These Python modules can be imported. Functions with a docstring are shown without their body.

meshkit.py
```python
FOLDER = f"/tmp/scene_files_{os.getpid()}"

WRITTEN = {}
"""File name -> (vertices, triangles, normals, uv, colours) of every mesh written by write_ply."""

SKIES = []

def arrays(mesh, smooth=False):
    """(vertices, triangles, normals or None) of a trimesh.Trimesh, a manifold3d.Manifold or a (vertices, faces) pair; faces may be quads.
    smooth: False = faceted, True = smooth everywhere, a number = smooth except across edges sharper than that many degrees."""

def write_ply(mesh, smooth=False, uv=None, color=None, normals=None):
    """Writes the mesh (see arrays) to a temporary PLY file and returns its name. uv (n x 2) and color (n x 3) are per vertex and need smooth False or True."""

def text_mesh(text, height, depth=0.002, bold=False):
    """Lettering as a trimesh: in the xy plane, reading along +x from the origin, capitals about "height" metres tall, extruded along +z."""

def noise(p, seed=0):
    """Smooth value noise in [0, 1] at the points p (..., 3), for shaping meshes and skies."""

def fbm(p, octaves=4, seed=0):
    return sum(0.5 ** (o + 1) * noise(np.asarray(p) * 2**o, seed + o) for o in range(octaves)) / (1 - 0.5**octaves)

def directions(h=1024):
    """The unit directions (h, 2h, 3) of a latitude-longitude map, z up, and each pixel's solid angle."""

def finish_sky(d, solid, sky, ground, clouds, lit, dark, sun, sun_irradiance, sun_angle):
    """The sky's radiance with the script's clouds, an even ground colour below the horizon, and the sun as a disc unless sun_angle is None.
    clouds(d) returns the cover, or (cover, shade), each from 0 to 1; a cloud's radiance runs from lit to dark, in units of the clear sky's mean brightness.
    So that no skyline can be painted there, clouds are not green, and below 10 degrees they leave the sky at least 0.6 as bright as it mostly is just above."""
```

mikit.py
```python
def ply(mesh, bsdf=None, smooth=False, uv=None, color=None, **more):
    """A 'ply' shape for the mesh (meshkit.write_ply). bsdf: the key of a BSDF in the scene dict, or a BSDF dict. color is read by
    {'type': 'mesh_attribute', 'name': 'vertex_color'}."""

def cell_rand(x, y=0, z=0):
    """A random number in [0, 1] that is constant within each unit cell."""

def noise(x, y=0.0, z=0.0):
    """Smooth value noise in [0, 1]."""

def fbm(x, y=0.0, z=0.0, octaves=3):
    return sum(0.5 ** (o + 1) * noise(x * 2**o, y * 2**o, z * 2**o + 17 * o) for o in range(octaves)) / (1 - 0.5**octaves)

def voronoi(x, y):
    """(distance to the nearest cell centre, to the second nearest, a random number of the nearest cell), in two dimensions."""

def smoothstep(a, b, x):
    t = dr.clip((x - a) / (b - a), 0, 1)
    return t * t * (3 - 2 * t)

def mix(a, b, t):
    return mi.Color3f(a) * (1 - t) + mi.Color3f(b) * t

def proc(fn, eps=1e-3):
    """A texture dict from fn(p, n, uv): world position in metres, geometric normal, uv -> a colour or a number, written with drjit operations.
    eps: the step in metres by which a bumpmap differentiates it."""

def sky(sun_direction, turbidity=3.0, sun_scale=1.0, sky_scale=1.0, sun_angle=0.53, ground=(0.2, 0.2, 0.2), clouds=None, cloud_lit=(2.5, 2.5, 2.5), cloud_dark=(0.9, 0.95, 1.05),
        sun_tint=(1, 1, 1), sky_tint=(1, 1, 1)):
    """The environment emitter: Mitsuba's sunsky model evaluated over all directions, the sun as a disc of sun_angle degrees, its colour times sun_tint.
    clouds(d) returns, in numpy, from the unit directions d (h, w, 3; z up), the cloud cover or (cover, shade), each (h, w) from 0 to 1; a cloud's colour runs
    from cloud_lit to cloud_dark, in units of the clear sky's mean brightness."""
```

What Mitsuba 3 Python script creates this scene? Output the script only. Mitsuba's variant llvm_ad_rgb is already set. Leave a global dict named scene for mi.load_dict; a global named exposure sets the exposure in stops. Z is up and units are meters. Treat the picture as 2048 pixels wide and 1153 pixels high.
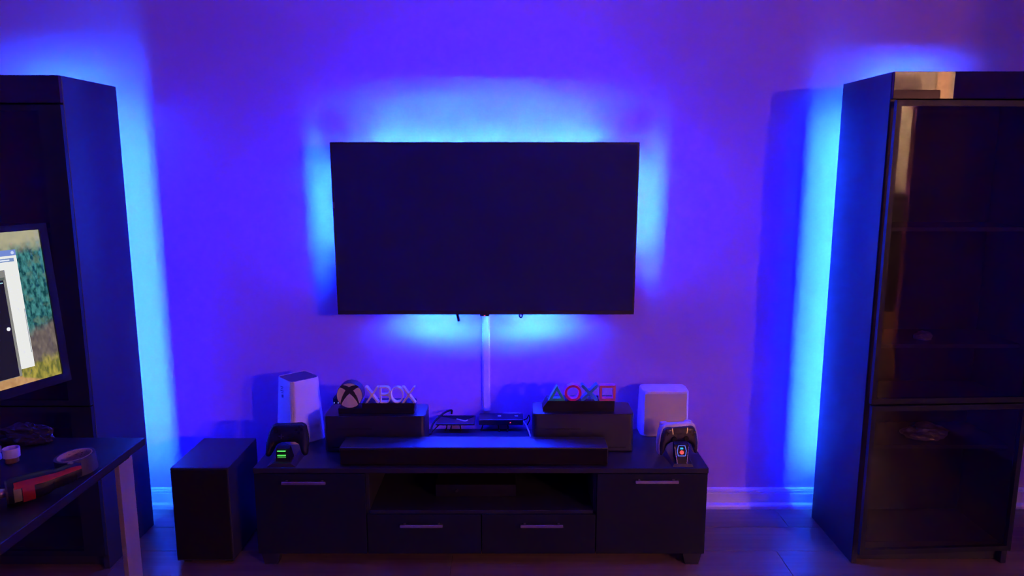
import math, random
import numpy as np, trimesh, mitsuba as mi, drjit as dr
import mikit, meshkit, manifold3d as m3
from shapely.geometry import Polygon, LineString, Point, box as sbox
from shapely.ops import unary_union
from scipy.spatial import Delaunay

T = mi.ScalarTransform4f
scene = {'type': 'scene'}
labels = {}

# ------------------------------------------------------------------ camera, light, exposure
CAM = (0.0, -3.06, 1.514)
PITCH = math.radians(9.5)
FOCAL = 1445.0                                   # pixels in a 2048 px wide frame
FOV = 2 * math.degrees(math.atan(1024 / FOCAL))
scene['camera'] = {'type': 'perspective', 'fov': FOV, 'fov_axis': 'x', 'near_clip': 0.05, 'far_clip': 50.0,
                   'principal_point_offset_x': 0.001,
                   'to_world': T().look_at(origin=CAM, target=(0, CAM[1] + math.cos(PITCH), CAM[2] - math.sin(PITCH)), up=(0, 0, 1))}
exposure = 6.0                                   # the lamps below are given in display units and divided by 2 ** exposure when they are made
LED = np.array([0.008, 0.105, 1.0])              # colour of the diodes of the blue strips
LED_EDGE = np.array([0.001, 0.007, 1.0])         # colour that comes through their blue tinted edges
TV_LED, TV_SIDE, TV_LOW = 7000.0, 3900.0, 4000.0 # strips on the back of the TV: top, sides, bottom
TV_EDGE, TV_EDGE_LOW = 680.0, 1000.0
CAB_LED, CAB_LED_LEFT, CAB_EDGE = 860.0, 420.0, 230.0                 # strips on the backs of the two tall cabinets
WARM = np.array([1.0, 0.33, 0.20])               # the pendant lamps of the kitchen behind the camera
WARM_RADIANCE = 460.0
SCREEN = 1.05                                    # white of the monitor

# ------------------------------------------------------------------ helpers
def rgb(c): return {'type': 'rgb', 'value': [float(x) for x in np.broadcast_to(c, 3)]}

def mat(name, color, rough=0.5, metal=0.0, spec=0.5, **more):
    scene[name] = {'type': 'principled', 'base_color': color if isinstance(color, dict) else rgb(color), 'roughness': float(rough), 'metallic': float(metal), 'specular': float(spec), **more}
    return name

def numbered(key):
    if key not in used:
        used.add(key); return key
    k = 1
    while f'{key}_{k:03d}' in used: k += 1
    used.add(f'{key}_{k:03d}')
    return f'{key}_{k:03d}'
used = set()

def thing(name, label, category, group=None):
    key = numbered(name)
    labels[key] = {'label': label, 'category': category}
    if group: labels[key]['group'] = group
    return key

def part(parent, name, mesh, m, smooth=False, label=None, emit=None, **more):
    key = numbered(f'{parent}__{name}' if parent else name)
    if emit is not None:
        more['emitter'] = {'type': 'area', 'radiance': emit if isinstance(emit, dict) else rgb(np.asarray(emit) / 2.0 ** exposure)}
    scene[key] = mikit.ply(mesh, m, smooth=smooth, **more)
    if label: labels[key] = {'label': label}
    return key

def structure(name, mesh, m, label, smooth=False):
    key = part(None, name, mesh, m, smooth)
    labels[key] = {'label': label, 'kind': 'structure'}
    return key

def bx(x0, x1, y0, y1, z0, z1, r=0.0015):
    """a box with chamfered edges"""
    x0, x1 = sorted((x0, x1)); y0, y1 = sorted((y0, y1)); z0, z1 = sorted((z0, z1))
    r = min(r, (x1 - x0) / 3, (y1 - y0) / 3, (z1 - z0) / 3)
    if r <= 0:
        return trimesh.creation.box(bounds=[[x0, y0, z0], [x1, y1, z1]])
    pts = []
    for sx, sy, sz in np.ndindex(2, 2, 2):
        c = np.array([(x0, x1)[sx], (y0, y1)[sy], (z0, z1)[sz]])
        d = np.array([1 - 2 * sx, 1 - 2 * sy, 1 - 2 * sz]) * r
        for k in range(3):
            q = d.copy(); q[k] = 0
            pts.append(c + q)
    return trimesh.convex.convex_hull(np.array(pts))

def rounded(x0, x1, y0, y1, z0, z1, r, n=20):
    """a box rounded with spheres at its corners"""
    x0, x1 = sorted((x0, x1)); y0, y1 = sorted((y0, y1)); z0, z1 = sorted((z0, z1))
    s = trimesh.creation.icosphere(subdivisions=2, radius=r).vertices
    pts = [s + np.array([(x0 + r, x1 - r)[a], (y0 + r, y1 - r)[b], (z0 + r, z1 - r)[c]]) for a, b, c in np.ndindex(2, 2, 2)]
    return trimesh.convex.convex_hull(np.vstack(pts))

def join(*ms): return trimesh.util.concatenate(ms)

def turn(m, axis, deg, about=(0, 0, 0)):
    m = m.copy(); m.apply_transform(trimesh.transformations.rotation_matrix(math.radians(deg), axis, about)); return m

def move(m, x=0, y=0, z=0):
    m = m.copy(); m.apply_translation((x, y, z)); return m

def extrude(poly, h):
    """along +z"""
    g = getattr(poly, 'geoms', [poly])
    return join(*[trimesh.creation.extrude_polygon(p, h, engine='earcut') for p in g if p.area > 1e-9])

UP = np.array([[1, 0, 0, 0], [0, 0, 1, 0], [0, 1, 0, 0], [0, 0, 0, 1.0]])
def upright(poly, y0, y1):
    """a polygon in (x, z) extruded from y0 to y1 (y1 > y0)"""
    m = extrude(poly, y1 - y0)
    v = np.array(m.vertices)
    return trimesh.Trimesh(np.c_[v[:, 0], y0 + v[:, 2], v[:, 1]], np.array(m.faces)[:, ::-1], process=False)

def tube(pts, r, n=8, closed=False, sub=6):
    """a round cable through the points (Catmull-Rom)"""
    p = np.asarray(pts, float)
    q = np.vstack([2 * p[0] - p[1], p, 2 * p[-1] - p[-2]])
    c = []
    for i in range(1, len(q) - 2):
        for t in np.linspace(0, 1, sub, endpoint=False):
            a, b, d, e = q[i - 1], q[i], q[i + 1], q[i + 2]
            c.append(0.5 * (2 * b + (d - a) * t + (2 * a - 5 * b + 4 * d - e) * t * t + (3 * b - a - 3 * d + e) * t ** 3))
    c = np.array(c + [p[-1]])
    tan = np.gradient(c, axis=0); tan /= np.linalg.norm(tan, axis=1, keepdims=True)
    nrm = np.cross(tan[0], [0.3, 0.5, 0.81]); nrm /= np.linalg.norm(nrm)
    V = []
    rr = np.broadcast_to(r, len(c))
    for k in range(len(c)):
        nrm = nrm - tan[k] * (nrm @ tan[k]); nrm /= np.linalg.norm(nrm)
        bi = np.cross(tan[k], nrm)
        for a in np.arange(n) * 2 * np.pi / n:
            V.append(c[k] + rr[k] * (math.cos(a) * nrm + math.sin(a) * bi))
    F = []
    for k in range(len(c) - 1):
        for a in range(n):
            b = (a + 1) % n
            F += [[k * n + a, k * n + b, (k + 1) * n + b], [k * n + a, (k + 1) * n + b, (k + 1) * n + a]]
    V += [c[0], c[-1]]
    for a in range(n):
        b = (a + 1) % n
        F += [[len(V) - 2, b, a], [len(V) - 1, (len(c) - 1) * n + a, (len(c) - 1) * n + b]]
    return trimesh.Trimesh(np.array(V), np.array(F), process=False)

def lathe(profile, n=40):
    m = trimesh.creation.revolve(np.asarray(profile, float), sections=n)
    return m

def ring_lathe(profile, n=48):
    """a closed profile (r, z) turned round z"""
    p = np.asarray(profile, float); k = len(p)
    V = [[r * math.cos(a), r * math.sin(a), z] for a in np.arange(n) * 2 * np.pi / n for r, z in p]
    F = []
    for i in range(n):
        j = (i + 1) % n
        for a in range(k):
            b = (a + 1) % k
            F += [[i * k + a, j * k + a, j * k + b], [i * k + a, j * k + b, i * k + b]]
    m = trimesh.Trimesh(np.array(V), np.array(F), process=False)
    if m.volume < 0: m.invert()
    return m

def pillow(poly, front, back, r, step):
    """a puffed slab over the polygon (in xy): +z side 'front' thick, -z side 'back' thick, rounded within r of the outline"""
    b = [np.array(poly.exterior.interpolate(t).coords[0]) for t in np.arange(0, poly.exterior.length, step)]
    x0, y0, x1, y1 = poly.bounds
    ins = poly.buffer(-step * 0.55)
    g = [(x, y) for j, y in enumerate(np.arange(y0, y1, step)) for x in np.arange(x0 + (j % 2) * step / 2, x1, step) if ins.contains(Point(x, y))]
    P = np.vstack([b, g]); nb = len(b)
    tri = [t for t in Delaunay(P).simplices if poly.buffer(1e-6).contains(Point(P[t].mean(0)))]
    d = np.array([poly.exterior.distance(Point(q)) for q in P]); d[:nb] = 0
    h = np.sqrt(np.clip(1 - (1 - np.minimum(d / r, 1)) ** 2, 0, 1))
    top = np.c_[P, h * front]; bot = np.c_[P, -h * back]
    idx = np.arange(len(P)); low = np.where(idx < nb, idx, idx + len(P) - nb)
    V = np.vstack([top, bot[nb:]])
    F = []
    for t in tri:
        a, c, e = t
        if np.cross(P[c] - P[a], P[e] - P[a]) < 0: c, e = e, c
        F += [[a, c, e], [low[a], low[e], low[c]]]
    return trimesh.Trimesh(V, np.array(F), process=False)

def crumpled(cx, cy, cz, sx, sy, sz, seed, amp=0.35):
    m = trimesh.creation.icosphere(subdivisions=3)
    v = np.array(m.vertices)
    n = meshkit.fbm(v * 1.7 + 5, 3, seed) - 0.5 + 0.6 * np.abs(meshkit.noise(v * 3.1, seed + 7) - 0.5)
    v = v * (1 + amp * 2 * n)[:, None]
    v[:, 2] = np.maximum(v[:, 2], -0.45)
    v = v * [sx, sy, sz]
    v[:, 2] += cz - v[:, 2].min()
    return trimesh.Trimesh(v + [cx, cy, 0], m.faces, process=False)

# ------------------------------------------------------------------ materials
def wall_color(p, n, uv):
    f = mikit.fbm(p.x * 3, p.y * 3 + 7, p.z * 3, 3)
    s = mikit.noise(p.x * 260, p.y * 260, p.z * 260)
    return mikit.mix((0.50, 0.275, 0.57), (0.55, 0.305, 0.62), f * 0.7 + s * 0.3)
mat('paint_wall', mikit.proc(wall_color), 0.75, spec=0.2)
mat('paint_kitchen', (0.56, 0.84, 0.66), 0.8, spec=0.2)
mat('paint_ceiling', (0.72, 0.58, 0.80), 0.9, spec=0.1)
mat('paint_trim', (0.80, 0.76, 0.82), 0.4)
def plank_fn(seed, a, b):
    def fn(p, n, uv):
        g = mikit.fbm(p.x * 3 + seed * 9, p.y * 70 + seed, p.z, 4)
        w = mikit.noise(p.x * 1.2, p.y * 9, seed * 3.0)
        return mikit.mix(a, b, dr.clip(g * 0.75 + w * 0.35, 0, 1))
    return fn
for k, (a, b) in enumerate((((0.13, 0.085, 0.065), (0.24, 0.165, 0.125)), ((0.15, 0.095, 0.075), (0.27, 0.18, 0.14)), ((0.115, 0.075, 0.06), (0.21, 0.145, 0.11)))):
    mat(f'laminate_{k}', mikit.proc(plank_fn(k + 1, a, b)), 0.35, spec=0.4)
mat('subfloor', (0.05, 0.04, 0.035), 0.9)
mat('black_wood', (0.026, 0.028, 0.048), 0.42, spec=0.45)
scene['black_gloss'] = {'type': 'plastic', 'diffuse_reflectance': rgb((0.006, 0.005, 0.007)), 'int_ior': 1.9, 'ext_ior': 1.0}
mat('black_front', (0.013, 0.017, 0.032), 0.42, spec=0.3)
mat('desk_top', (0.022, 0.018, 0.022), 0.38, spec=0.45)
mat('black_plastic', (0.013, 0.013, 0.018), 0.42, spec=0.45)
mat('black_satin', (0.034, 0.031, 0.042), 0.36, spec=0.8)
mat('black_fabric', (0.016, 0.013, 0.016), 0.9, spec=0.1)
mat('black_rubber', (0.010, 0.010, 0.011), 0.6, spec=0.3)
mat('screen_glass', (0.030, 0.034, 0.15), 0.22, spec=0.4)
mat('brushed_steel', (0.62, 0.55, 0.58), 0.34, metal=0.9)
mat('white_plastic', (0.86, 0.80, 0.70), 0.42)
mat('white_panel', (0.74, 0.66, 0.58), 0.55, spec=0.3)
mat('white_gloss', (0.80, 0.78, 0.82), 0.25)
mat('white_metal', (0.27, 0.24, 0.26), 0.5)
mat('grey_print', (0.16, 0.12, 0.16), 0.6)
scene['tint_top'] = {'type': 'roughplastic', 'diffuse_reflectance': rgb((0.06, 0.06, 0.13)), 'int_ior': 2.0, 'ext_ior': 1.0, 'alpha': 0.2}
mat('tape_grey', (0.060, 0.065, 0.11), 0.4)
def card(p, n, uv):
    s = mikit.smoothstep(0.70, 0.78, mikit.noise(p.x * 420, p.y * 420, p.z * 420)) * mikit.smoothstep(0.45, 0.6, mikit.noise(p.x * 60, p.y * 60, p.z * 60))
    return mikit.mix((0.60, 0.47, 0.43), (0.10, 0.07, 0.07), s)
mat('cardboard', mikit.proc(card), 0.7)
mat('tool_red', (0.50, 0.035, 0.03), 0.4)
mat('tool_label', (0.35, 0.36, 0.14), 0.5)
mat('cap_yellow', (0.55, 0.30, 0.07), 0.45)
mat('pink_plastic', (0.60, 0.25, 0.28), 0.5)
mat('icon_green', (0.05, 0.55, 0.36), 0.35)
mat('icon_red', (0.90, 0.03, 0.30), 0.35)
mat('icon_blue', (0.06, 0.30, 0.90), 0.35)
mat('icon_pink', (0.90, 0.17, 0.32), 0.35)
mat('sticker_blue', (0.80, 0.93, 0.95), 0.5)
mat('sticker_white', (0.85, 0.85, 0.90), 0.5)
mat('pale_film', (0.32, 0.25, 0.30), 0.16, spec=0.9, clearcoat=0.6, clearcoat_gloss=0.9)
mat('plastic_film', (0.030, 0.024, 0.028), 0.10, spec=0.9, clearcoat=0.6, clearcoat_gloss=0.9)
mat('led_off', (0.03, 0.03, 0.03), 0.5)
mat('post_paint', (0.78, 0.95, 0.62), 0.5)
mat('lamp_glass', (0.9, 0.85, 0.75), 0.5)
scene['gloss_shell'] = {'type': 'roughplastic', 'diffuse_reflectance': rgb((0.028, 0.028, 0.040)), 'int_ior': 2.0, 'ext_ior': 1.0, 'alpha': 0.22}
scene['smoked_glass'] = {'type': 'thindielectric', 'int_ior': 1.5, 'ext_ior': 1.0, 'specular_transmittance': rgb((0.34, 0.32, 0.35))}

# ------------------------------------------------------------------ the room
XL, XR, XK, YB, ZC = -2.45, 2.72, 5.2, -5.6, 2.6     # left wall, right wall, far kitchen wall, rear wall, ceiling
structure('floor', bx(XL, XK, YB, 0, -0.10, -0.009, 0), 'subfloor', 'floor of narrow dark laminate boards laid across the room')
rnd = random.Random(4)
row, y = 0, 0.0
while y > YB + 0.01:
    y1 = max(y - 0.193, YB)
    x = XL - rnd.random() * 1.0
    while x < XK:
        x1 = x + 1.29
        a, b = max(x, XL), min(x1, XK)
        if b - a > 0.06:
            part('floor', 'plank', bx(a + 0.0006, b - 0.0006, y1 + 0.0006, y - 0.0006, -0.009, 0, 0.0012), f'laminate_{rnd.randrange(3)}')
        x = x1
    y = y1
structure('wall_back', bx(XL - 0.1, XK + 0.1, 0, 0.1, -0.1, ZC, 0), 'paint_wall', 'pale painted wall glowing blue and violet behind the television')
structure('wall_left', bx(XL - 0.1, XL, YB, 0, -0.1, ZC, 0), 'paint_wall', 'painted side wall left of the desk')
YP, XO0, XO1, ZO = -3.8, 2.2, 3.6, 2.32                # the partition behind the camera and its opening to the kitchen
structure('wall_right', bx(XR, XR + 0.1, -2.5, 0, -0.1, ZC, 0), 'paint_wall', 'painted side wall right of the tall cabinet')
structure('wall_alcove', bx(XR, XO1 + 0.2, -2.5, -2.4, -0.1, ZC, 0), 'paint_wall', 'painted wall of the passage to the kitchen')
structure('wall_passage', bx(XO1 + 0.1, XO1 + 0.2, YP, -2.5, -0.1, ZC, 0), 'paint_wall', 'painted end wall of the passage to the kitchen')
opening = sbox(XL, -0.1, XK, ZC).difference(sbox(XO0, -0.2, XO1, ZO))
structure('wall_front', upright(opening, YP - 0.08, YP), 'paint_wall', 'partition behind the viewer with a wide opening to the lit kitchen')
structure('wall_kitchen', bx(XK, XK + 0.1, YB, YP, -0.1, ZC, 0), 'paint_kitchen', 'warm lit side wall of the kitchen')
structure('wall_rear', bx(XL - 0.1, XK + 0.1, YB - 0.1, YB, -0.1, ZC, 0), 'paint_kitchen', 'warm lit rear wall of the kitchen')
structure('ceiling', bx(XL - 0.1, XK + 0.1, YB - 0.1, 0.1, ZC, ZC + 0.1, 0), 'paint_ceiling', 'plain white ceiling')

# baseboard: shoe, flat face, grooved moulding on top
prof = [(0, 0), (-0.030, 0), (-0.030, 0.012), (-0.027, 0.019), (-0.020, 0.024), (-0.017, 0.026), (-0.017, 0.070), (-0.013, 0.072), (-0.0155, 0.075), (-0.0155, 0.080),
        (-0.011, 0.082), (-0.012, 0.085), (-0.010, 0.089), (-0.005, 0.092), (0, 0.092)]
def baseboard(x0, x1):
    m = extrude(Polygon(prof), x1 - x0)               # profile in (y, z), length along z
    v = np.array(m.vertices)
    out = trimesh.Trimesh(np.c_[x0 + v[:, 2], v[:, 0], v[:, 1]], m.faces, process=False)
    out.fix_normals()
    return out
structure('baseboard_back', baseboard(XL, XR), 'paint_trim', 'white moulded baseboard along the wall behind the furniture')

# the kitchen behind the camera, seen only as a reflection in the cabinet's gloss
structure('trim_1', bx(4.36, 4.50, YB, YB + 0.05, 0.0, ZC - 0.002), 'post_paint', 'white door post in the kitchen behind the viewer')
k = thing('sideboard', 'tall dark sideboard standing in the kitchen behind the viewer', 'sideboard')
part(k, 'body', bx(3.70, 5.00, YB + 0.01, YB + 0.32, 0.0, 1.22), 'black_wood')
part(k, 'top', bx(3.68, 5.02, YB + 0.01, YB + 0.35, 1.22, 1.25), 'black_wood')
k = thing('wall_cupboard', 'dark wall cupboard in the kitchen behind the viewer', 'cupboard')
part(k, 'body', bx(3.75, 4.25, YB, YB + 0.30, 1.55, 2.27), 'black_wood')
part(k, 'door', bx(3.755, 3.998, YB + 0.30, YB + 0.318, 1.555, 2.265), 'black_wood')
part(k, 'door', bx(4.002, 4.245, YB + 0.30, YB + 0.318, 1.555, 2.265), 'black_wood')
for px_ in (3.50, 4.34):
    k = thing('pendant_lamp', ('warm glowing globe lamp hanging in the kitchen, the one nearer the living room' if px_ < 4 else 'warm glowing globe lamp hanging in the kitchen, the one by the white door post'), 'lamp')
    s = trimesh.creation.icosphere(subdivisions=3, radius=0.08)
    part(k, 'globe', move(s, px_, -4.8, 2.0), 'lamp_glass', True, emit=WARM * WARM_RADIANCE)
    part(k, 'cap', move(trimesh.creation.cylinder(radius=0.03, height=0.05, sections=20), px_, -4.8, 2.10), 'brushed_steel')
    part(k, 'cord', tube([(px_, -4.8, 2.12), (px_, -4.8, 2.35), (px_, -4.8, ZC)], 0.004), 'black_rubber')

# ------------------------------------------------------------------ LED strips
def led_strip(key, p0, p1, outward, width, radiance, tilt, lip=None, edge=None, fins=0.0, low=0.0):
    """a strip from p0 to p1 that faces the wall (+y), tilted by 'tilt' degrees towards 'outward'. lip = (g, e): a rail g further out that
    stands e towards the wall; edge = (out, y, height, radiance): the strip's tinted edge, which gives off light outward"""
    p0, p1, o = (np.asarray(a, float) for a in (p0, p1, outward))
    yv = np.array([0, 1.0, 0]); t = math.radians(tilt); al = (p1 - p0) / np.linalg.norm(p1 - p0)
    n = yv * math.cos(t) + o * math.sin(t)
    w = np.cross(n, al) * width / 2
    def sheet(c0, c1, half, nrm):
        V = np.array([c0 - half, c1 - half, c1 + half, c0 + half]); F = np.array([[0, 1, 2], [0, 2, 3]])
        return trimesh.Trimesh(V, F[:, ::-1] if np.cross(V[1] - V[0], V[2] - V[0]) @ nrm < 0 else F, process=False)
    part(key, 'diode_tape', sheet(p0, p1, w, n), 'led_off', emit=LED * radiance)
    b0, b1 = p0 - n * 0.0005, p1 - n * 0.0005
    c = [b0 - w, b0 + w, b1 - w, b1 + w]
    part(key, 'backing', trimesh.convex.convex_hull(np.array(c + [q - n * 0.002 for q in c] + [q - yv * 0.006 for q in (b0, b1)])), 'white_plastic')
    if lip:
        g, e = lip                                       # e: the rail's height at each place along the strip (in metres of x or z)
        ss = np.linspace(-0.06, np.linalg.norm(p1 - p0) + 0.06, 49)
        h = [float(np.clip(e(float((p0 + al * q)[0 if abs(al[0]) > 0.5 else 2])), 0.002, 0.07)) for q in ss]
        m = extrude(Polygon([(ss[0], -0.006)] + list(zip(ss, h)) + [(ss[-1], -0.006)]), 0.001)
        M = np.eye(4); M[:3, 0], M[:3, 1], M[:3, 2], M[:3, 3] = al, yv, o, p0 + o * g
        m.apply_transform(M)
        if m.volume < 0: m.invert()
        part(key, 'rail', m, 'black_plastic')
    if fins:                                             # cross blades that keep each diode's light near its own place
        L = np.linalg.norm(p1 - p0)
        for q in np.linspace(-0.004, L + 0.003, max(2, int(round(L / 0.05)) + 1)):
            part(key, 'louvre_blade', trimesh.convex.convex_hull(np.array([p0 + al * (q + k) + o * j + yv * h for k in (0, 0.0008) for j in (-0.006, lip[0] if lip else 0.022) for h in (-0.004, fins)])), 'black_plastic')
    if edge:
        go, ye, hh, rad = edge
        if rad > 0:
            q = o * go + yv * (ye - p0[1])
            part(key, 'tinted_edge', sheet(p0 + q - al * low, p1 + q, yv * hh / 2, o), 'led_off', emit=LED_EDGE * rad)
            part(key, 'edge_backing', trimesh.convex.convex_hull(np.array([a + q - o * k + yv * h for a in (p0 - al * low, p1) for k in (0.0004, 0.0016) for h in (-hh / 2, hh / 2)])), 'black_plastic')

# ------------------------------------------------------------------ television
TVX0, TVX1, TVZ0, TVZ1 = -0.715, 0.508, 0.913, 1.612
tv = thing('television', 'large flat black television on the wall with a blue glow behind it', 'television')
TILT = -2.0
about = (0, -0.13, TVZ0)
def tvm(m): return turn(m, (1, 0, 0), -TILT, about)
part(tv, 'housing', tvm(bx(TVX0, TVX1, -0.128, -0.108, TVZ0, TVZ1, 0.003)), 'black_plastic')
fr = Polygon([(TVX0, TVZ0), (TVX1, TVZ0), (TVX1, TVZ1), (TVX0, TVZ1)])
inner = sbox(TVX0 + 0.008, TVZ0 + 0.016, TVX1 - 0.008, TVZ1 - 0.008)
part(tv, 'bezel', tvm(upright(fr.difference(inner), -0.132, -0.128)), 'black_satin')
part(tv, 'screen', tvm(bx(TVX0 + 0.008, TVX1 - 0.008, -0.1305, -0.128, TVZ0 + 0.016, TVZ1 - 0.008, 0)), 'screen_glass')
part(tv, 'rear_housing', tvm(bx(-0.45, 0.24, -0.108, -0.075, 1.00, 1.36, 0.01)), 'black_plastic')
part(tv, 'wall_mount', bx(-0.30, 0.09, -0.085, 0, 1.12, 1.26, 0.004), 'black_plastic')
part(tv, 'sensor_module', bx(-0.128, -0.090, -0.134, -0.118, 0.906, 0.913, 0.001), 'black_plastic')
part(tv, 'standby_light', bx(-0.112, -0.106, -0.1355, -0.1335, 0.9065, 0.9105, 0.0005), 'led_off', emit=(1.6, 0.12, 0.30), label='small red standby light')
part(tv, 'edge_sticker', tvm(bx(-0.7135, -0.7075, -0.1328, -0.1315, 1.352, 1.376, 0)), 'grey_print', label='tiny grey sticker on the left frame')
part(tv, 'strap_end', turn(bx(-0.229, -0.218, -0.121, -0.115, 0.880, 0.917, 0.002), (0, 1, 0), -12, (-0.224, -0.118, 0.913)), 'black_rubber', label='black strap end hanging below the screen')
part(tv, 'cable_loop', tube([(0.035, -0.115, 0.93), (0.035, -0.115, 0.905), (0.041, -0.115, 0.896), (0.047, -0.115, 0.905), (0.047, -0.115, 0.93)], 0.0028), 'black_rubber', True, label='small black cable loop hanging below the screen')

def oval(t): return math.sqrt(max(0.0, 1 - t * t))
def rail_top(x): return 0.030 * 0.122 / (0.030 + 0.260 * oval((x + 0.105) / 0.68))
def rail_side(z): return 0.018 * 0.108 / (0.022 + 0.150 * oval((z - 1.36) / 0.48))
def rail_low(x): return 0.018 * 0.105 / (0.022 + 0.200 * oval((x + 0.11) / 0.43))
for nm, a, b, o, w, rad, tl, lip, edge in (
        ('top', (-0.62, -0.122, 1.572), (0.41, -0.122, 1.572), (0, 0, 1), 0.005, TV_LED, 40, (0.030, rail_top), (0.0312, -0.1124, 0.008, TV_EDGE)),
        ('left', (-0.692, -0.106, 1.14), (-0.692, -0.112, 1.55), (-1, 0, 0), 0.005, TV_SIDE, 50, (0.018, rail_side), (0.0192, -0.097, 0.008, TV_EDGE)),
        ('right', (0.485, -0.106, 1.14), (0.485, -0.112, 1.55), (1, 0, 0), 0.005, TV_SIDE, 50, (0.018, rail_side), (0.0192, -0.097, 0.008, TV_EDGE)),
        ('low_left', (-0.44, -0.101, 0.942), (-0.18, -0.101, 0.942), (0, 0, -1), 0.005, TV_LOW, 60, (0.018, rail_low), (0.0192, -0.096, 0.008, TV_EDGE_LOW)),
        ('low_right', (-0.03, -0.101, 0.942), (0.23, -0.101, 0.942), (0, 0, -1), 0.005, TV_LOW, 60, (0.018, rail_low), (0.0192, -0.096, 0.008, TV_EDGE_LOW))):
    lb = {'top': 'glowing blue LED strip along the top edge behind the television', 'left': 'glowing blue LED strip on the left edge behind the television', 'right': 'glowing blue LED strip on the right edge behind the television',
          'low_left': 'left one of two glowing blue LED strips under the television edge', 'low_right': 'right one of two glowing blue LED strips under the television edge'}[nm]
    led_strip(thing('led_strip', lb, 'light strip'), a, b, o, w, rad, tl, lip, edge, 0.030)

# white cable channel down the wall
k = thing('cable_trunking', 'slim white cable channel running down the wall under the television', 'cable channel')
part(k, 'channel', bx(-0.125, -0.091, -0.010, 0, 0.455, 0.935, 0.001), 'white_plastic')
part(k, 'cover', bx(-0.120, -0.096, -0.015, -0.010, 0.455, 0.935, 0.002), 'white_plastic')

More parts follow.
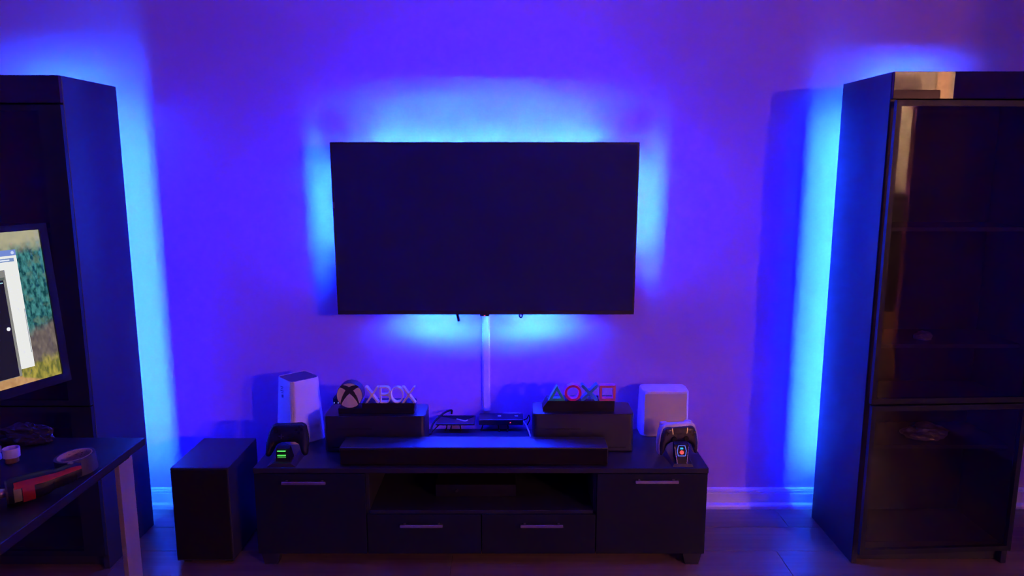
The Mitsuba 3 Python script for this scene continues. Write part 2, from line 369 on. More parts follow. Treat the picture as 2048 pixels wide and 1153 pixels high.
# ------------------------------------------------------------------ tall cabinets
def tall_cabinet(key, x0, x1, yf, yb, h, stile, inner_side, door_turn, top_recess):
    """x0..x1 wide, front at yf, back edge at yb; inner_side: +1 when the side that the camera sees is x1"""
    t = 0.022
    sl, sr = bx(x0, x0 + t, yf, yb, 0, h), bx(x1 - t, x1, yf, yb, 0, h)
    part(key, 'side_panel', sl, 'black_wood'); part(key, 'side_panel', sr, 'black_wood')
    part(key, 'top_panel', bx(x0 + t, x1 - t, yf, yb - top_recess, h - t, h), 'black_wood')
    part(key, 'bottom_panel', bx(x0 + t, x1 - t, yf + 0.02, yb - 0.07, 0.060, 0.080), 'black_wood')
    part(key, 'back_panel', bx(x0 + t, x1 - t, yb - 0.085, yb - 0.075, 0.08, h - t), 'black_front')
    part(key, 'plinth', bx(x0 + t, x1 - t, yf + 0.03, yf + 0.045, 0, 0.06), 'black_wood')
    for z in (0.470, 0.648, 0.865, 1.30):
        part(key, 'shelf', bx(x0 + t, x1 - t, yf + 0.03, yb - 0.09, z - 0.016, z), 'black_wood')
    part(key, 'fascia', bx(x0 + 0.002, x1 - 0.002, yf - 0.016, yf, h - 0.092, h, 0.001), 'black_gloss', label='glossy black panel across the top')
    for name, z0, z1, dt in (('door', 0.656, h - 0.098, door_turn), ('door', 0.062, 0.650, door_turn * 1.3)):
        w = stile if name == 'door' else 0.02
        f = sbox(x0 + 0.002, z0, x1 - 0.002, z1).difference(sbox(x0 + (0.02 if inner_side > 0 else w), z0 + 0.02, x1 - (w if inner_side > 0 else 0.02), z1 - 0.02))
        hx = x1                                              # the doors hang on the right side and stand slightly ajar
        tr = lambda m: turn(m, (0, 0, 1), dt, (hx, yf, 0))
        d = part(key, name, tr(upright(f, yf - 0.018, yf - 0.001)), 'black_front')
        gx0, gx1 = x0 + (0.02 if inner_side > 0 else w), x1 - (w if inner_side > 0 else 0.02)
        V = np.array([[gx0, yf - 0.017, z0 + 0.02], [gx1, yf - 0.017, z0 + 0.02], [gx1, yf - 0.017, z1 - 0.02], [gx0, yf - 0.017, z1 - 0.02]])
        part(d, 'glass', tr(trimesh.Trimesh(V, [[0, 1, 2], [0, 2, 3]], process=False)), 'smoked_glass', label='smoked glass pane')

rc = thing('tall_cabinet', 'tall black cabinet with glossy doors at the right, right of the media stand', 'cabinet')
tall_cabinet(rc, 1.317, 1.917, -0.475, -0.102, 1.839, 0.02, -1, 2.5, 0.0)
lc = thing('tall_cabinet', 'tall black cabinet at the left behind the desk and monitor', 'cabinet')
tall_cabinet(lc, -2.133, -1.531, -0.515, -0.170, 1.822, 0.08, 1, 0.0, 0.026)

for nm, a, b, o, w, rad, tl, edge, caps, lb in (
        ('rv', (1.364, -0.118, 0.22), (1.364, -0.118, 1.72), (-1, 0, 0), 0.008, CAB_LED, 10, (0.026, -0.099, 0.006, CAB_EDGE), 0, 'glowing blue LED strip up the back of the right cabinet'),
        ('rt', (1.47, -0.118, 1.793), (1.76, -0.118, 1.793), (0, 0, 1), 0.008, CAB_LED, 20, None, 0.014, 'glowing blue LED strip along the top back of the right cabinet'),
        ('lv', (-1.575, -0.225, 0.24), (-1.575, -0.225, 1.72), (1, 0, 0), 0.020, CAB_LED_LEFT, 0, (0.023, -0.167, 0.006, CAB_EDGE), 0, 'glowing blue LED strip up the back of the left cabinet'),
        ('lt', (-2.00, -0.225, 1.775), (-1.68, -0.225, 1.775), (0, 0, 1), 0.020, CAB_LED_LEFT, 20, None, 0.040, 'glowing blue LED strip along the top back of the left cabinet')):
    led_strip(thing('led_strip', lb, 'light strip'), a, b, o, w, rad, tl, None, edge, caps, 0.12 if a[0] == b[0] else 0.0)

for x, y_, z, s, seed, lb in ((1.618, -0.365, 0.471, (0.078, 0.045, 0.036), 3, 'crumpled plastic wrapping glinting low behind the right cabinet door'),
                              (1.575, -0.365, 0.866, (0.030, 0.026, 0.020), 5, 'small crumpled film bag glinting halfway up the right cabinet')):
    k = thing('plastic_wrapping', lb, 'plastic wrapping')
    part(k, 'film', crumpled(x, y_, z, *s, seed), 'pale_film')

# ------------------------------------------------------------------ low media stand
st = thing('media_stand', 'long low black media stand under the television', 'media stand')
SX0, SX1, SYF, SYB, SH = -0.974, 0.746, -0.487, -0.072, 0.394
part(st, 'top_panel', bx(SX0, SX1, SYF, SYB, SH - 0.020, SH, 0.0015), 'black_wood')
part(st, 'side_panel', bx(SX0 + 0.002, SX0 + 0.024, SYF + 0.004, SYB, 0.045, SH - 0.020), 'black_wood')
part(st, 'side_panel', bx(SX1 - 0.024, SX1 - 0.002, SYF + 0.004, SYB, 0.045, SH - 0.020), 'black_wood')
part(st, 'divider', bx(-0.560, -0.540, SYF + 0.02, SYB, 0.065, SH - 0.020), 'black_wood')
part(st, 'divider', bx(0.314, 0.334, SYF + 0.02, SYB, 0.065, SH - 0.020), 'black_wood')
part(st, 'bottom_panel', bx(SX0 + 0.024, SX1 - 0.024, SYF + 0.02, SYB, 0.047, 0.065), 'black_wood')
part(st, 'back_panel', bx(SX0 + 0.024, SX1 - 0.024, SYB - 0.006, SYB, 0.065, SH - 0.020), 'black_front')
part(st, 'shelf', bx(-0.540, 0.314, SYF + 0.012, SYB - 0.006, 0.200, 0.218), 'black_wood')
def handle(parent, x0, x1, z):
    h = part(parent, 'handle', join(bx(x0, x1, SYF - 0.022, SYF - 0.014, z - 0.006, z + 0.005, 0.0012), bx(x0 + 0.012, x0 + 0.020, SYF - 0.016, SYF + 0.004, z - 0.004, z + 0.004, 0.0005),
             bx(x1 - 0.020, x1 - 0.012, SYF - 0.016, SYF + 0.004, z - 0.004, z + 0.004, 0.0005)), 'brushed_steel', label='brushed metal bar handle')
for x0, x1, h0, h1, hz in ((SX0 + 0.003, -0.552, -0.863, -0.697, 0.343), (0.326, SX1 - 0.003, 0.468, 0.630, 0.347)):
    d = part(st, 'door', bx(x0, x1, SYF, SYF + 0.018, 0.046, SH - 0.023, 0.0012), 'black_front')
    handle(d, h0, h1, hz)
for x0, x1, h0, h1 in ((-0.549, -0.1145, -0.422, -0.259), (-0.1115, 0.323, 0.036, 0.198)):
    d = part(st, 'drawer', bx(x0, x1, SYF, SYF + 0.018, 0.046, 0.206, 0.0012), 'black_front')
    handle(d, h0, h1, 0.169)
for x in (SX0 + 0.012, SX1 - 0.085):
    part(st, 'leg', trimesh.convex.convex_hull(np.array([(x + dx, yy, z) for dx in (0.012, 0.062) for yy in (SYF + 0.004, SYF + 0.045) for z in (0,)] + [(x + dx, yy, 0.047) for dx in (0, 0.073) for yy in (SYF + 0.004, SYF + 0.05)])), 'black_wood')
    part(st, 'leg', bx(x + 0.01, x + 0.06, SYB - 0.06, SYB - 0.01, 0, 0.047, 0.001), 'black_wood')

# set-top receiver in the open niche
k = thing('receiver_box', 'small black box in the open middle niche of the media stand', 'receiver')
part(k, 'body', bx(-0.30, 0.02, -0.36, -0.14, 0.2182, 0.270, 0.002), 'black_plastic')
part(k, 'knob', move(turn(trimesh.creation.cylinder(radius=0.006, height=0.006, sections=16), (1, 0, 0), 90), -0.215, -0.363, 0.245), 'black_satin')

# ------------------------------------------------------------------ subwoofer
k = thing('subwoofer', 'black subwoofer box on the floor left of the media stand', 'subwoofer')
part(k, 'cabinet', bx(-1.290, -1.070, -0.478, -0.170, 0.012, 0.391, 0.002), 'black_wood')
part(k, 'grille', bx(-1.284, -1.076, -0.482, -0.477, 0.020, 0.384, 0.002), 'black_fabric')
for x in (-1.27, -1.11):
    for yy in (-0.465, -0.205):
        part(k, 'foot', bx(x, x + 0.03, yy, yy + 0.03, 0, 0.013, 0.002), 'black_rubber')

# ------------------------------------------------------------------ soundbar
k = thing('soundbar', 'long flat black soundbar along the front of the media stand', 'soundbar')
part(k, 'housing', rounded(-0.650, 0.369, -0.466, -0.350, SH + 0.004, 0.468, 0.005), 'gloss_shell', 30)
part(k, 'grille', bx(-0.646, 0.365, -0.4695, -0.464, SH + 0.008, 0.462, 0.0015), 'black_fabric')
for x in (-0.60, 0.28):
    part(k, 'foot', bx(x, x + 0.04, -0.44, -0.38, SH, SH + 0.006, 0.001), 'black_rubber')

# ------------------------------------------------------------------ two game consoles (boxes with rounded corners)
def console(key, x0, x1, y0, y1, z1):
    pl = sbox(x0 + 0.018, y0 + 0.018, x1 - 0.018, y1 - 0.018).buffer(0.018, 6)
    part(key, 'case', join(move(extrude(pl, z1 - 0.003 - SH - 0.006), 0, 0, SH + 0.006), move(extrude(pl.buffer(-0.0015), 0.003), 0, 0, z1 - 0.003)), 'gloss_shell', 35)
    part(key, 'vent_strip', bx(x0 + 0.03, x1 - 0.03, y0 - 0.0008, y0 + 0.002, SH + 0.018, SH + 0.022, 0), 'black_rubber')
    part(key, 'disc_slot', bx(x0 + 0.05, x0 + 0.19, y0 - 0.0008, y0 + 0.002, SH + 0.095, SH + 0.098, 0), 'black_rubber')
    for x in (x0 + 0.03, x1 - 0.06):
        part(key, 'foot', bx(x, x + 0.03, y0 + 0.02, y1 - 0.02, SH, SH + 0.007, 0.001), 'black_rubber')
g1 = thing('game_console', 'black box console at the left carrying the white lettered lamp', 'game console')
console(g1, -0.741, -0.340, -0.330, -0.178, 0.543)
g2 = thing('game_console', 'black box console at the right carrying the four coloured symbols', 'game console')
console(g2, 0.087, 0.487, -0.330, -0.178, 0.552)

# ------------------------------------------------------------------ lettered lamp with round emblem
k = thing('logo_lamp', 'black lamp with a round cross emblem and white capital lettering on the left console', 'lamp')
z0 = 0.543
part(k, 'base', join(bx(-0.690, -0.386, -0.297, -0.232, z0, z0 + 0.022, 0.002), bx(-0.594, -0.384, -0.297, -0.232, z0 + 0.020, z0 + 0.043, 0.002)), 'black_plastic')
C = np.array([-0.6425, 0.617]); R = 0.050
disc = turn(trimesh.creation.cylinder(radius=R * 1.03, height=0.048, sections=48), (1, 0, 0), 90)
part(k, 'emblem_body', move(disc, C[0], -0.270, C[1]), 'black_satin', 40, label='dark drum of the emblem')
def arcpts(a0, a1, n=14): return [(R * math.cos(math.radians(a)), R * math.sin(math.radians(a))) for a in np.linspace(a0, a1, n)]
def quad(p, q, r, n=10): return [tuple((1 - t) ** 2 * np.array(p) + 2 * t * (1 - t) * np.array(q) + t * t * np.array(r)) for t in np.linspace(0, 1, n)]
# leaves of the emblem in units of its radius, z up (read off as a logo: arms narrow towards the lower rim)
def S(*p): return [(a * R, b * R) for a, b in p]
top = Polygon(arcpts(119, 61) + quad((0.48 * R, 0.875 * R), (0.22 * R, 0.84 * R), (0, 0.70 * R), 8)[1:] + quad((0, 0.70 * R), (-0.22 * R, 0.84 * R), (-0.48 * R, 0.875 * R), 8)[1:-1])
lef = Polygon(arcpts(139, 221) + quad((-0.755 * R, -0.656 * R), (-0.66 * R, -0.10 * R), (-0.31 * R, 0.42 * R)) + quad((-0.31 * R, 0.42 * R), (-0.50 * R, 0.60 * R), (-0.755 * R, 0.656 * R), 5)[1:-1])
rig = Polygon([(-x, y_) for x, y_ in lef.exterior.coords])
bot = Polygon(arcpts(229, 311) + quad((0.656 * R, -0.755 * R), (0.50 * R, -0.28 * R), (0, 0.17 * R))[1:] + quad((0, 0.17 * R), (-0.50 * R, -0.28 * R), (-0.656 * R, -0.755 * R))[1:-1])
for p in (top, lef, rig, bot):
    p = p.buffer(0)
    m = upright(p, -0.2965, -0.2935)
    part(k, 'emblem_face', move(m, C[0], 0, C[1]), 'white_panel', label='white field of the round emblem')
# lettering X B O X: tube-like strokes, 25 mm deep
LZ, LH = z0 + 0.0425, 0.067
def letter(geom, x): return move(upright(geom.buffer(0), -0.296, -0.272), x, 0, LZ)
w = 0.0048
def stroke(*lines): return unary_union([LineString(l).buffer(w / 2, cap_style=2, join_style=2) for l in lines])
clip = sbox(-0.02, 0, 0.2, LH)
xg = unary_union([LineString([(-0.002, LH + 0.004), (0.050, -0.004)]).buffer(0.0034, cap_style=2), LineString([(-0.002, -0.004), (0.050, LH + 0.004)]).buffer(0.0034, cap_style=2)]).intersection(clip)
bo = unary_union([sbox(0, 0, 0.024, LH), Point(0.024, LH * 0.735).buffer(LH * 0.265, 12), Point(0.024, LH * 0.265).buffer(LH * 0.265, 12), sbox(0.02, LH * 0.30, 0.035, LH * 0.62)])
bi = unary_union([sbox(w, LH * 0.5 + w / 2, 0.024, LH - w), Point(0.024, LH * 0.735).buffer(LH * 0.235 - w / 2, 12).intersection(sbox(0.02, LH * 0.5 + w / 2, 0.1, LH)), sbox(w, w, 0.024, LH * 0.5 - w / 2), Point(0.024, LH * 0.265).buffer(LH * 0.235 - w / 2, 12).intersection(sbox(0.02, 0, 0.1, LH * 0.5 - w / 2))])
bg = bo.difference(bi)
og = Point(0, 0).buffer(LH / 2, 24).difference(Point(0, 0).buffer(LH / 2 - w, 24))
from shapely import affinity
og = affinity.translate(affinity.scale(og, 0.78, 1.0), 0.026, LH / 2)
for nm, g_, x in (('letter_x', xg, -0.577), ('letter_b', bg, -0.5225), ('letter_o', og, -0.4805), ('letter_x', xg, -0.431)):
    part(k, nm, letter(g_, x), 'white_plastic', 30)

# ------------------------------------------------------------------ lamp with four coloured symbols
k = thing('symbol_lamp', 'black lamp with green triangle, red ring, blue cross and pink square', 'lamp')
z0 = 0.552
pb = Polygon([(0.128, z0), (0.412, z0), (0.414, z0 + 0.042), (0.146, z0 + 0.042), (0.126, z0 + 0.012)])
part(k, 'base', upright(pb.buffer(-0.002).buffer(0.002, 4), -0.296, -0.222), 'black_plastic')
zb = z0 + 0.0415
tri = Polygon([(0.148, 0), (0.216, 0), (0.183, 0.063)])
part(k, 'triangle', move(upright(tri.buffer(-0.001).buffer(0.001, 3).difference(tri.buffer(-0.0098)), -0.294, -0.262), 0, 0, zb), 'icon_green', 30, label='green triangle outline')
rg = Point(0.247, 0.033).buffer(0.0335, 24).difference(Point(0.247, 0.033).buffer(0.0240, 24))
part(k, 'ring', move(upright(rg, -0.294, -0.262), 0, 0, zb), 'icon_red', 40, label='red ring')
cr = unary_union([LineString([(0.285, 0.004), (0.341, 0.062)]).buffer(0.0062, 6), LineString([(0.285, 0.062), (0.341, 0.004)]).buffer(0.0062, 6)]).intersection(sbox(0, 0, 1, 1))
part(k, 'cross', move(upright(cr, -0.294, -0.262), 0, 0, zb), 'icon_blue', 30, label='blue cross')
sq = sbox(0.3525, 0, 0.4165, 0.064).difference(sbox(0.3620, 0.0095, 0.4070, 0.0545))
part(k, 'square', move(upright(sq, -0.294, -0.262), 0, 0, zb), 'icon_pink', label='pink square outline')

# ------------------------------------------------------------------ white tower router at the left
def loft(rings, cap=True):
    n = len(rings[0]); V = np.vstack(rings); F = []
    for a in range(len(rings) - 1):
        for i in range(n):
            j = (i + 1) % n
            F += [[a * n + i, a * n + j, (a + 1) * n + j], [a * n + i, (a + 1) * n + j, (a + 1) * n + i]]
    V = np.vstack([V, rings[0].mean(0), rings[-1].mean(0)])
    for i in range(n):
        j = (i + 1) % n
        F += [[len(V) - 2, j, i], [len(V) - 1, (len(rings) - 1) * n + i, (len(rings) - 1) * n + j]]
    return trimesh.Trimesh(V, np.array(F), process=False)
def rsq(cx, cy, z, s, r, rot=0.0, sy=None, zf=None):
    p = sbox(-s / 2 + r, -(sy or s) / 2 + r, s / 2 - r, (sy or s) / 2 - r).buffer(r, 6)
    c = np.array(p.exterior.coords)[:-1][::-1]
    a = math.radians(rot); c = c @ np.array([[math.cos(a), math.sin(a)], [-math.sin(a), math.cos(a)]])
    zz = np.full(len(c), z) if zf is None else z + zf * c[:, 1]
    if Polygon(c).exterior.is_ccw is False: c = c[::-1]
    return np.c_[c[:, 0] + cx, c[:, 1] + cy, zz]
k = thing('router', 'white tapered router tower with dark top on the left end of the stand', 'router')
RX, RY = -0.880, -0.172
ROT = 43
rings = [rsq(RX, RY, SH, 0.150, 0.022, ROT), rsq(RX, RY, SH + 0.004, 0.154, 0.022, ROT), rsq(RX, RY, 0.654, 0.128, 0.020, ROT), rsq(RX, RY, 0.660, 0.125, 0.019, ROT), rsq(RX, RY, 0.660, 0.1225, 0.018, ROT), rsq(RX, RY, 0.655, 0.1215, 0.018, ROT)]
part(k, 'shell', loft(rings), 'white_plastic', 35)
part(k, 'top_plate', loft([rsq(RX, RY, 0.652, 0.1210, 0.018, ROT), rsq(RX, RY, 0.6590, 0.1210, 0.018, ROT)]), 'tint_top', label='dark top plate')
# small print and square mark on its left face
ca, sa = math.cos(math.radians(ROT)), math.sin(math.radians(ROT))
def on_face(u, z, wu, hz, t=0.0008):
    """a plate on the left front face: u along the face from its middle, z the height"""
    half = 0.154 / 2 + (z - SH - 0.004) / (0.654 - SH - 0.004) * (0.128 - 0.154) / 2
    nrm = np.array([-sa, -ca, 0]); tang = np.array([ca, -sa, 0])
    m = bx(-wu / 2, wu / 2, -t, t, -hz / 2, hz / 2, 0)
    lean = math.degrees(math.atan((0.154 - 0.128) / 2 / (0.654 - SH)))
    m = turn(m, (1, 0, 0), -lean)
    M = np.eye(4); M[:3, 0], M[:3, 1], M[:3, 2] = tang, -nrm, [0, 0, 1]
    m.apply_transform(M)
    c = np.array([RX, RY, z]) + nrm * half + tang * u
    return move(m, *c)
for i, (du, ww) in enumerate(((0.0, 0.022), (-0.003, 0.012), (0.002, 0.024), (0.004, 0.014))):
    part(k, 'print_line', on_face(-0.018 + du * 0.5, 0.626 - i * 0.008, ww, 0.0022), 'grey_print')
part(k, 'square_mark', on_face(-0.014, 0.588, 0.012, 0.012), 'grey_print')

# ------------------------------------------------------------------ white box router at the right
k = thing('router', 'white square router with a beige front panel at the right end of the stand', 'router')
QX, QY = 0.648, -0.098
rings = [rsq(QX, QY, SH, 0.198, 0.030, 0, 0.125), rsq(QX, QY, SH + 0.004, 0.203, 0.030, 0, 0.130), rsq(QX + 0.003, QY + 0.004, 0.582, 0.198, 0.026, 0, 0.108), rsq(QX + 0.003, QY + 0.006, 0.587, 0.192, 0.024, 0, 0.098)]
part(k, 'shell', loft(rings), 'white_plastic', 35)
pts = [(QX - 0.087, 0.577), (QX + 0.088, 0.577), (QX + 0.089, 0.405), (QX - 0.089, 0.405)]
lean = math.degrees(math.atan2(0.015, 0.189))
pp = Polygon(pts).buffer(-0.004).buffer(0.004, 4)
m = upright(pp, -0.002, 0.001)
v = np.array(m.vertices); fy = QY - 0.065 + (v[:, 2] - SH - 0.004) / (0.583 - SH - 0.004) * 0.015
m = trimesh.Trimesh(np.c_[v[:, 0], v[:, 1] + fy, v[:, 2]], m.faces, process=False)
part(k, 'front_panel', m, 'white_panel', label='beige front panel')

# ------------------------------------------------------------------ flat box with a V design and media box, on brackets against the wall
k = thing('streaming_box', 'flat black box with a pale tick line on its angular top', 'streaming box')
x0, x1 = -0.321, -0.155
part(k, 'body', bx(x0, x1, -0.122, -0.020, 0.428, 0.4365, 0.0015), 'gloss_shell')
V_ = Polygon([(x0 + 0.002, -0.022), (-0.197, -0.088), (x1 - 0.002, -0.022)])
part(k, 'raised_panel', move(extrude(V_, 0.0018), 0, 0, 0.436), 'black_fabric')
tick = LineString([(-0.235, -0.066), (-0.197, -0.092), (-0.186, -0.080)]).buffer(0.0014, cap_style=2, join_style=2)
part(k, 'tick_line', move(extrude(tick, 0.0025), 0, 0, 0.436), 'sticker_white', label='pale tick-shaped line')
part(k, 'wall_bracket', bx(-0.27, -0.21, -0.030, 0, 0.418, 0.430, 0.001), 'black_plastic')
k = thing('media_box', 'small black media box with two pale square marks and a red light', 'media box')
part(k, 'body', rounded(-0.138, 0.052, -0.100, -0.012, 0.421, 0.446, 0.004), 'gloss_shell', 35)
for x in (-0.050, 0.023):
    part(k, 'square_mark', bx(x - 0.0065, x + 0.0065, -0.058, -0.045, 0.4455, 0.4466, 0), 'sticker_blue', label='pale square mark')
    part(k, 'square_dot', bx(x - 0.002, x + 0.002, -0.0535, -0.0495, 0.4462, 0.4470, 0), 'grey_print')
part(k, 'edge_line', bx(-0.034, 0.044, -0.018, -0.014, 0.4450, 0.4475, 0), 'sticker_white', label='white line along its back edge')
part(k, 'indicator_light', bx(-0.005, 0.000, -0.1010, -0.0995, 0.431, 0.435, 0), 'led_off', emit=(1.4, 0.06, 0.20), label='red indicator light')
part(k, 'wall_bracket', bx(-0.09, 0.00, -0.030, 0, 0.412, 0.423, 0.001), 'black_plastic')

# cables around the boxes
def cable(pts, r, label, m='black_rubber'):
    k = thing('cable', label, 'cable'); part(k, 'sheath', tube(pts, r), m, True)
cable([(-0.338, -0.165, 0.405), (-0.335, -0.13, 0.43), (-0.315, -0.10, 0.452), (-0.285, -0.05, 0.462), (-0.262, -0.012, 0.458), (-0.262, -0.008, 0.440)], 0.0042, 'thick black cable arching from the left console over the flat box')
cable([(-0.345, -0.15, 0.3985), (-0.332, -0.11, 0.402), (-0.312, -0.08, 0.416), (-0.300, -0.04, 0.4265)], 0.0026, 'thin dark cable creeping up beside the left console')
cable([(-0.282, -0.06, 0.429), (-0.277, -0.085, 0.405), (-0.283, -0.10, 0.397)], 0.0026, 'short black cable hanging under the left part of the flat box')
cable([(-0.262, -0.06, 0.429), (-0.258, -0.08, 0.408), (-0.262, -0.10, 0.397)], 0.0026, 'short black cable hanging under the middle of the flat box')
cable([(-0.226, -0.06, 0.429), (-0.218, -0.085, 0.408), (-0.215, -0.10, 0.397)], 0.0026, 'short black cable slanting under the right part of the flat box')
cable([(-0.118, -0.05, 0.422), (-0.124, -0.08, 0.405), (-0.130, -0.10, 0.397)], 0.0026, 'short black cable slanting under the left end of the media box')
cable([(-0.060, -0.05, 0.422), (-0.054, -0.08, 0.405), (-0.050, -0.11, 0.397)], 0.0026, 'short black cable under the middle of the media box')
cable([(-0.022, -0.05, 0.422), (-0.012, -0.08, 0.406), (-0.016, -0.11, 0.397)], 0.0026, 'short black cable under the red light of the media box')
cable([(0.040, -0.05, 0.430), (0.062, -0.075, 0.418), (0.078, -0.15, 0.405), (0.083, -0.22, 0.3965)], 0.0030, 'pale cable curving from the media box to the right console', 'white_plastic')
cable([(0.072, -0.035, 0.400), (0.082, -0.05, 0.43), (0.078, -0.06, 0.452), (0.070, -0.04, 0.43), (0.056, -0.03, 0.420)], 0.0024, 'thin dark cable loop between the media box and the right console')
cable([(-0.778, -0.11, 0.405), (-0.776, -0.15, 0.425), (-0.765, -0.175, 0.450), (-0.740, -0.168, 0.460), (-0.715, -0.165, 0.455)], 0.0024, 'thin black cable arching between the white tower and the left console')
k = thing('plug_adapter', 'small dark adapter with two tiny lights behind the left console', 'adapter')
part(k, 'body', bx(-0.770, -0.735, -0.060, 0, 0.470, 0.530, 0.003), 'black_plastic')
for x in (-0.764, -0.747):
    part(k, 'indicator_light', bx(x - 0.0018, x + 0.0018, -0.0612, -0.0595, 0.506, 0.510, 0), 'led_off', emit=(0.25, 0.30, 1.2))
k = thing('plug_adapter', 'small dark adapter between the right console and the beige-fronted router', 'adapter')
part(k, 'body', bx(0.500, 0.524, -0.075, -0.040, SH, 0.440, 0.003), 'black_plastic')
part(k, 'label_plate', bx(0.502, 0.522, -0.0762, -0.0745, 0.405, 0.425, 0), 'white_gloss')

# ------------------------------------------------------------------ game controllers on charging docks
half = [(0.00, 0.310), (0.16, 0.314), (0.30, 0.322), (0.40, 0.27), (0.46, 0.10), (0.50, -0.16), (0.485, -0.40), (0.42, -0.45), (0.35, -0.38), (0.27, -0.18), (0.16, -0.12), (0.0, -0.12)]
def pad_outline(w):
    p = Polygon([(x * w, y_ * w) for x, y_ in half] + [(-x * w, y_ * w) for x, y_ in half[-2:0:-1]])
    return p.buffer(-0.05 * w).buffer(0.10 * w, 8).buffer(-0.05 * w, 8)
def pad_place(m, x, y_, z, lean, yaw, roll=0):
    """front of the pad (+z of its own frame) towards the viewer, leaning back"""
    m = turn(turn(m, (0, 0, 1), roll), (1, 0, 0), 90 - lean)
    m = turn(m, (0, 0, 1), yaw)
    return move(m, x, y_, z)
def stick(x, y_, z): return move(lathe([(0, 0), (0.006, 0), (0.006, 0.006), (0.0095, 0.008), (0.0095, 0.011), (0.006, 0.0105), (0, 0.0095)], 20), x, y_, z)

# left: black pad
k = thing('game_controller', 'black game controller standing on its dock with green bars, left end of the stand', 'game controller')
W = 0.172
P = lambda m: pad_place(m, -0.866, -0.385, 0.480, 30, -6, 4)
out = pad_outline(W)
part(k, 'body', P(pillow(out, 0.016, 0.032, 0.030, 0.006)), 'black_plastic', True)
for sx in (-1, 1):
    part(k, 'bumper', P(move(rounded(0.03 * sx, 0.062 * sx, 0.036, 0.050, -0.012, 0.004, 0.005), 0, 0, 0)), 'black_gloss', 40)
part(k, 'thumb_stick', P(stick(-0.044, 0.022, 0.012)), 'black_rubber', 30)
part(k, 'thumb_stick', P(stick(0.022, -0.001, 0.013)), 'black_rubber', 30)
part(k, 'direction_pad', P(join(bx(-0.032, -0.012, -0.004, 0.002, 0.012, 0.018), bx(-0.025, -0.019, -0.011, 0.009, 0.012, 0.018))), 'black_satin')
for dx, dy in ((0, 0.011), (0.011, 0), (0, -0.011), (-0.011, 0)):
    part(k, 'button', P(move(trimesh.creation.cylinder(radius=0.0048, height=0.008, sections=16), 0.046 + dx, 0.022 + dy, 0.014)), 'black_gloss')
d = thing('charging_dock', 'black charging dock with two glowing green bars under the black controller', 'charging dock')
dk = trimesh.convex.convex_hull(np.array([(x, yy, z) for x, yy, z in [(-0.925, -0.475, SH), (-0.815, -0.475, SH), (-0.810, -0.30, SH), (-0.930, -0.30, SH), (-0.905, -0.470, SH + 0.012), (-0.835, -0.470, SH + 0.012), (-0.905, -0.30, SH + 0.02), (-0.835, -0.30, SH + 0.02)]]))
part(d, 'base', dk, 'black_satin')
hump = trimesh.convex.convex_hull(np.array([(-0.898, -0.455, SH + 0.005), (-0.840, -0.455, SH + 0.005), (-0.894, -0.448, SH + 0.062), (-0.845, -0.448, SH + 0.062), (-0.894, -0.425, SH + 0.066), (-0.845, -0.425, SH + 0.066), (-0.898, -0.40, SH + 0.005), (-0.840, -0.40, SH + 0.005)]))
part(d, 'cradle', hump, 'black_plastic')
for z, hh in ((0.4485, 0.0042), (0.4315, 0.0046), (0.4235, 0.0016)):
    part(d, 'light_bar', bx(-0.8885, -0.8565, -0.4575, -0.4520, z - hh / 2, z + hh / 2, 0.0008), 'led_off', emit=np.array((0.09, 0.72, 0.10)) * (1.0 if hh > 0.002 else 0.35), label='glowing green bar')

# right: white pad with dark front
k = thing('game_controller', 'white and black game controller standing on its dock at the right end of the stand', 'game controller')
W = 0.168
P = lambda m: pad_place(m, 0.650, -0.385, 0.482, 4, 9)
out = pad_outline(W)
part(k, 'shell', P(pillow(out, 0.008, 0.048, 0.020, 0.006)), 'white_plastic', True, label='white rear shell')
front = out.buffer(-0.006)
part(k, 'front_cover', P(move(pillow(front, 0.012, 0.004, 0.018, 0.006), 0, -0.005, 0.006)), 'black_satin', True, label='dark front')
part(k, 'touch_pad', P(bx(-0.026, 0.026, 0.014, 0.040, 0.013, 0.0195, 0.002)), 'black_satin')
for sx in (-1, 1):
    part(k, 'light_slit', P(turn(bx(sx * 0.0285, sx * 0.0305, 0.014, 0.038, 0.016, 0.0195, 0.0005), (0, 0, 1), sx * -8, (sx * 0.03, 0.026, 0))), 'led_off', emit=(0.75, 0.24, 0.12), label='orange light slit')
    part(k, 'thumb_stick', P(stick(sx * 0.024, -0.004, 0.014)), 'black_rubber', 30)
    part(k, 'trigger', P(rounded(sx * 0.036, sx * 0.064, 0.040, 0.054, -0.036, -0.010, 0.006)), 'white_plastic', 40)
part(k, 'direction_pad', P(join(bx(-0.060, -0.042, 0.015, 0.021, 0.012, 0.019), bx(-0.054, -0.048, 0.009, 0.027, 0.012, 0.019))), 'black_plastic')
for dx, dy in ((0, 0.010), (0.010, 0), (0, -0.010), (-0.010, 0)):
    part(k, 'button', P(move(trimesh.creation.cylinder(radius=0.0042, height=0.008, sections=16), 0.051 + dx, 0.018 + dy, 0.015)), 'black_gloss')
d = thing('charging_dock', 'black charging dock with a glowing hexagonal badge under the white controller', 'charging dock')
part(d, 'base', trimesh.convex.convex_hull(np.array([(0.612, -0.475, SH), (0.692, -0.475, SH), (0.705, -0.30, SH), (0.595, -0.30, SH), (0.618, -0.47, SH + 0.010), (0.686, -0.47, SH + 0.010), (0.690, -0.30, SH + 0.016), (0.610, -0.30, SH + 0.016)])), 'black_satin')
part(d, 'cradle', trimesh.convex.convex_hull(np.array([(0.634, -0.468, SH + 0.006), (0.665, -0.468, SH + 0.006), (0.622, -0.448, SH + 0.078), (0.676, -0.448, SH + 0.078), (0.622, -0.42, SH + 0.082), (0.676, -0.42, SH + 0.082), (0.630, -0.40, SH + 0.006), (0.670, -0.40, SH + 0.006)])), 'black_plastic')
LEAN = math.degrees(math.atan2(0.020, 0.072))
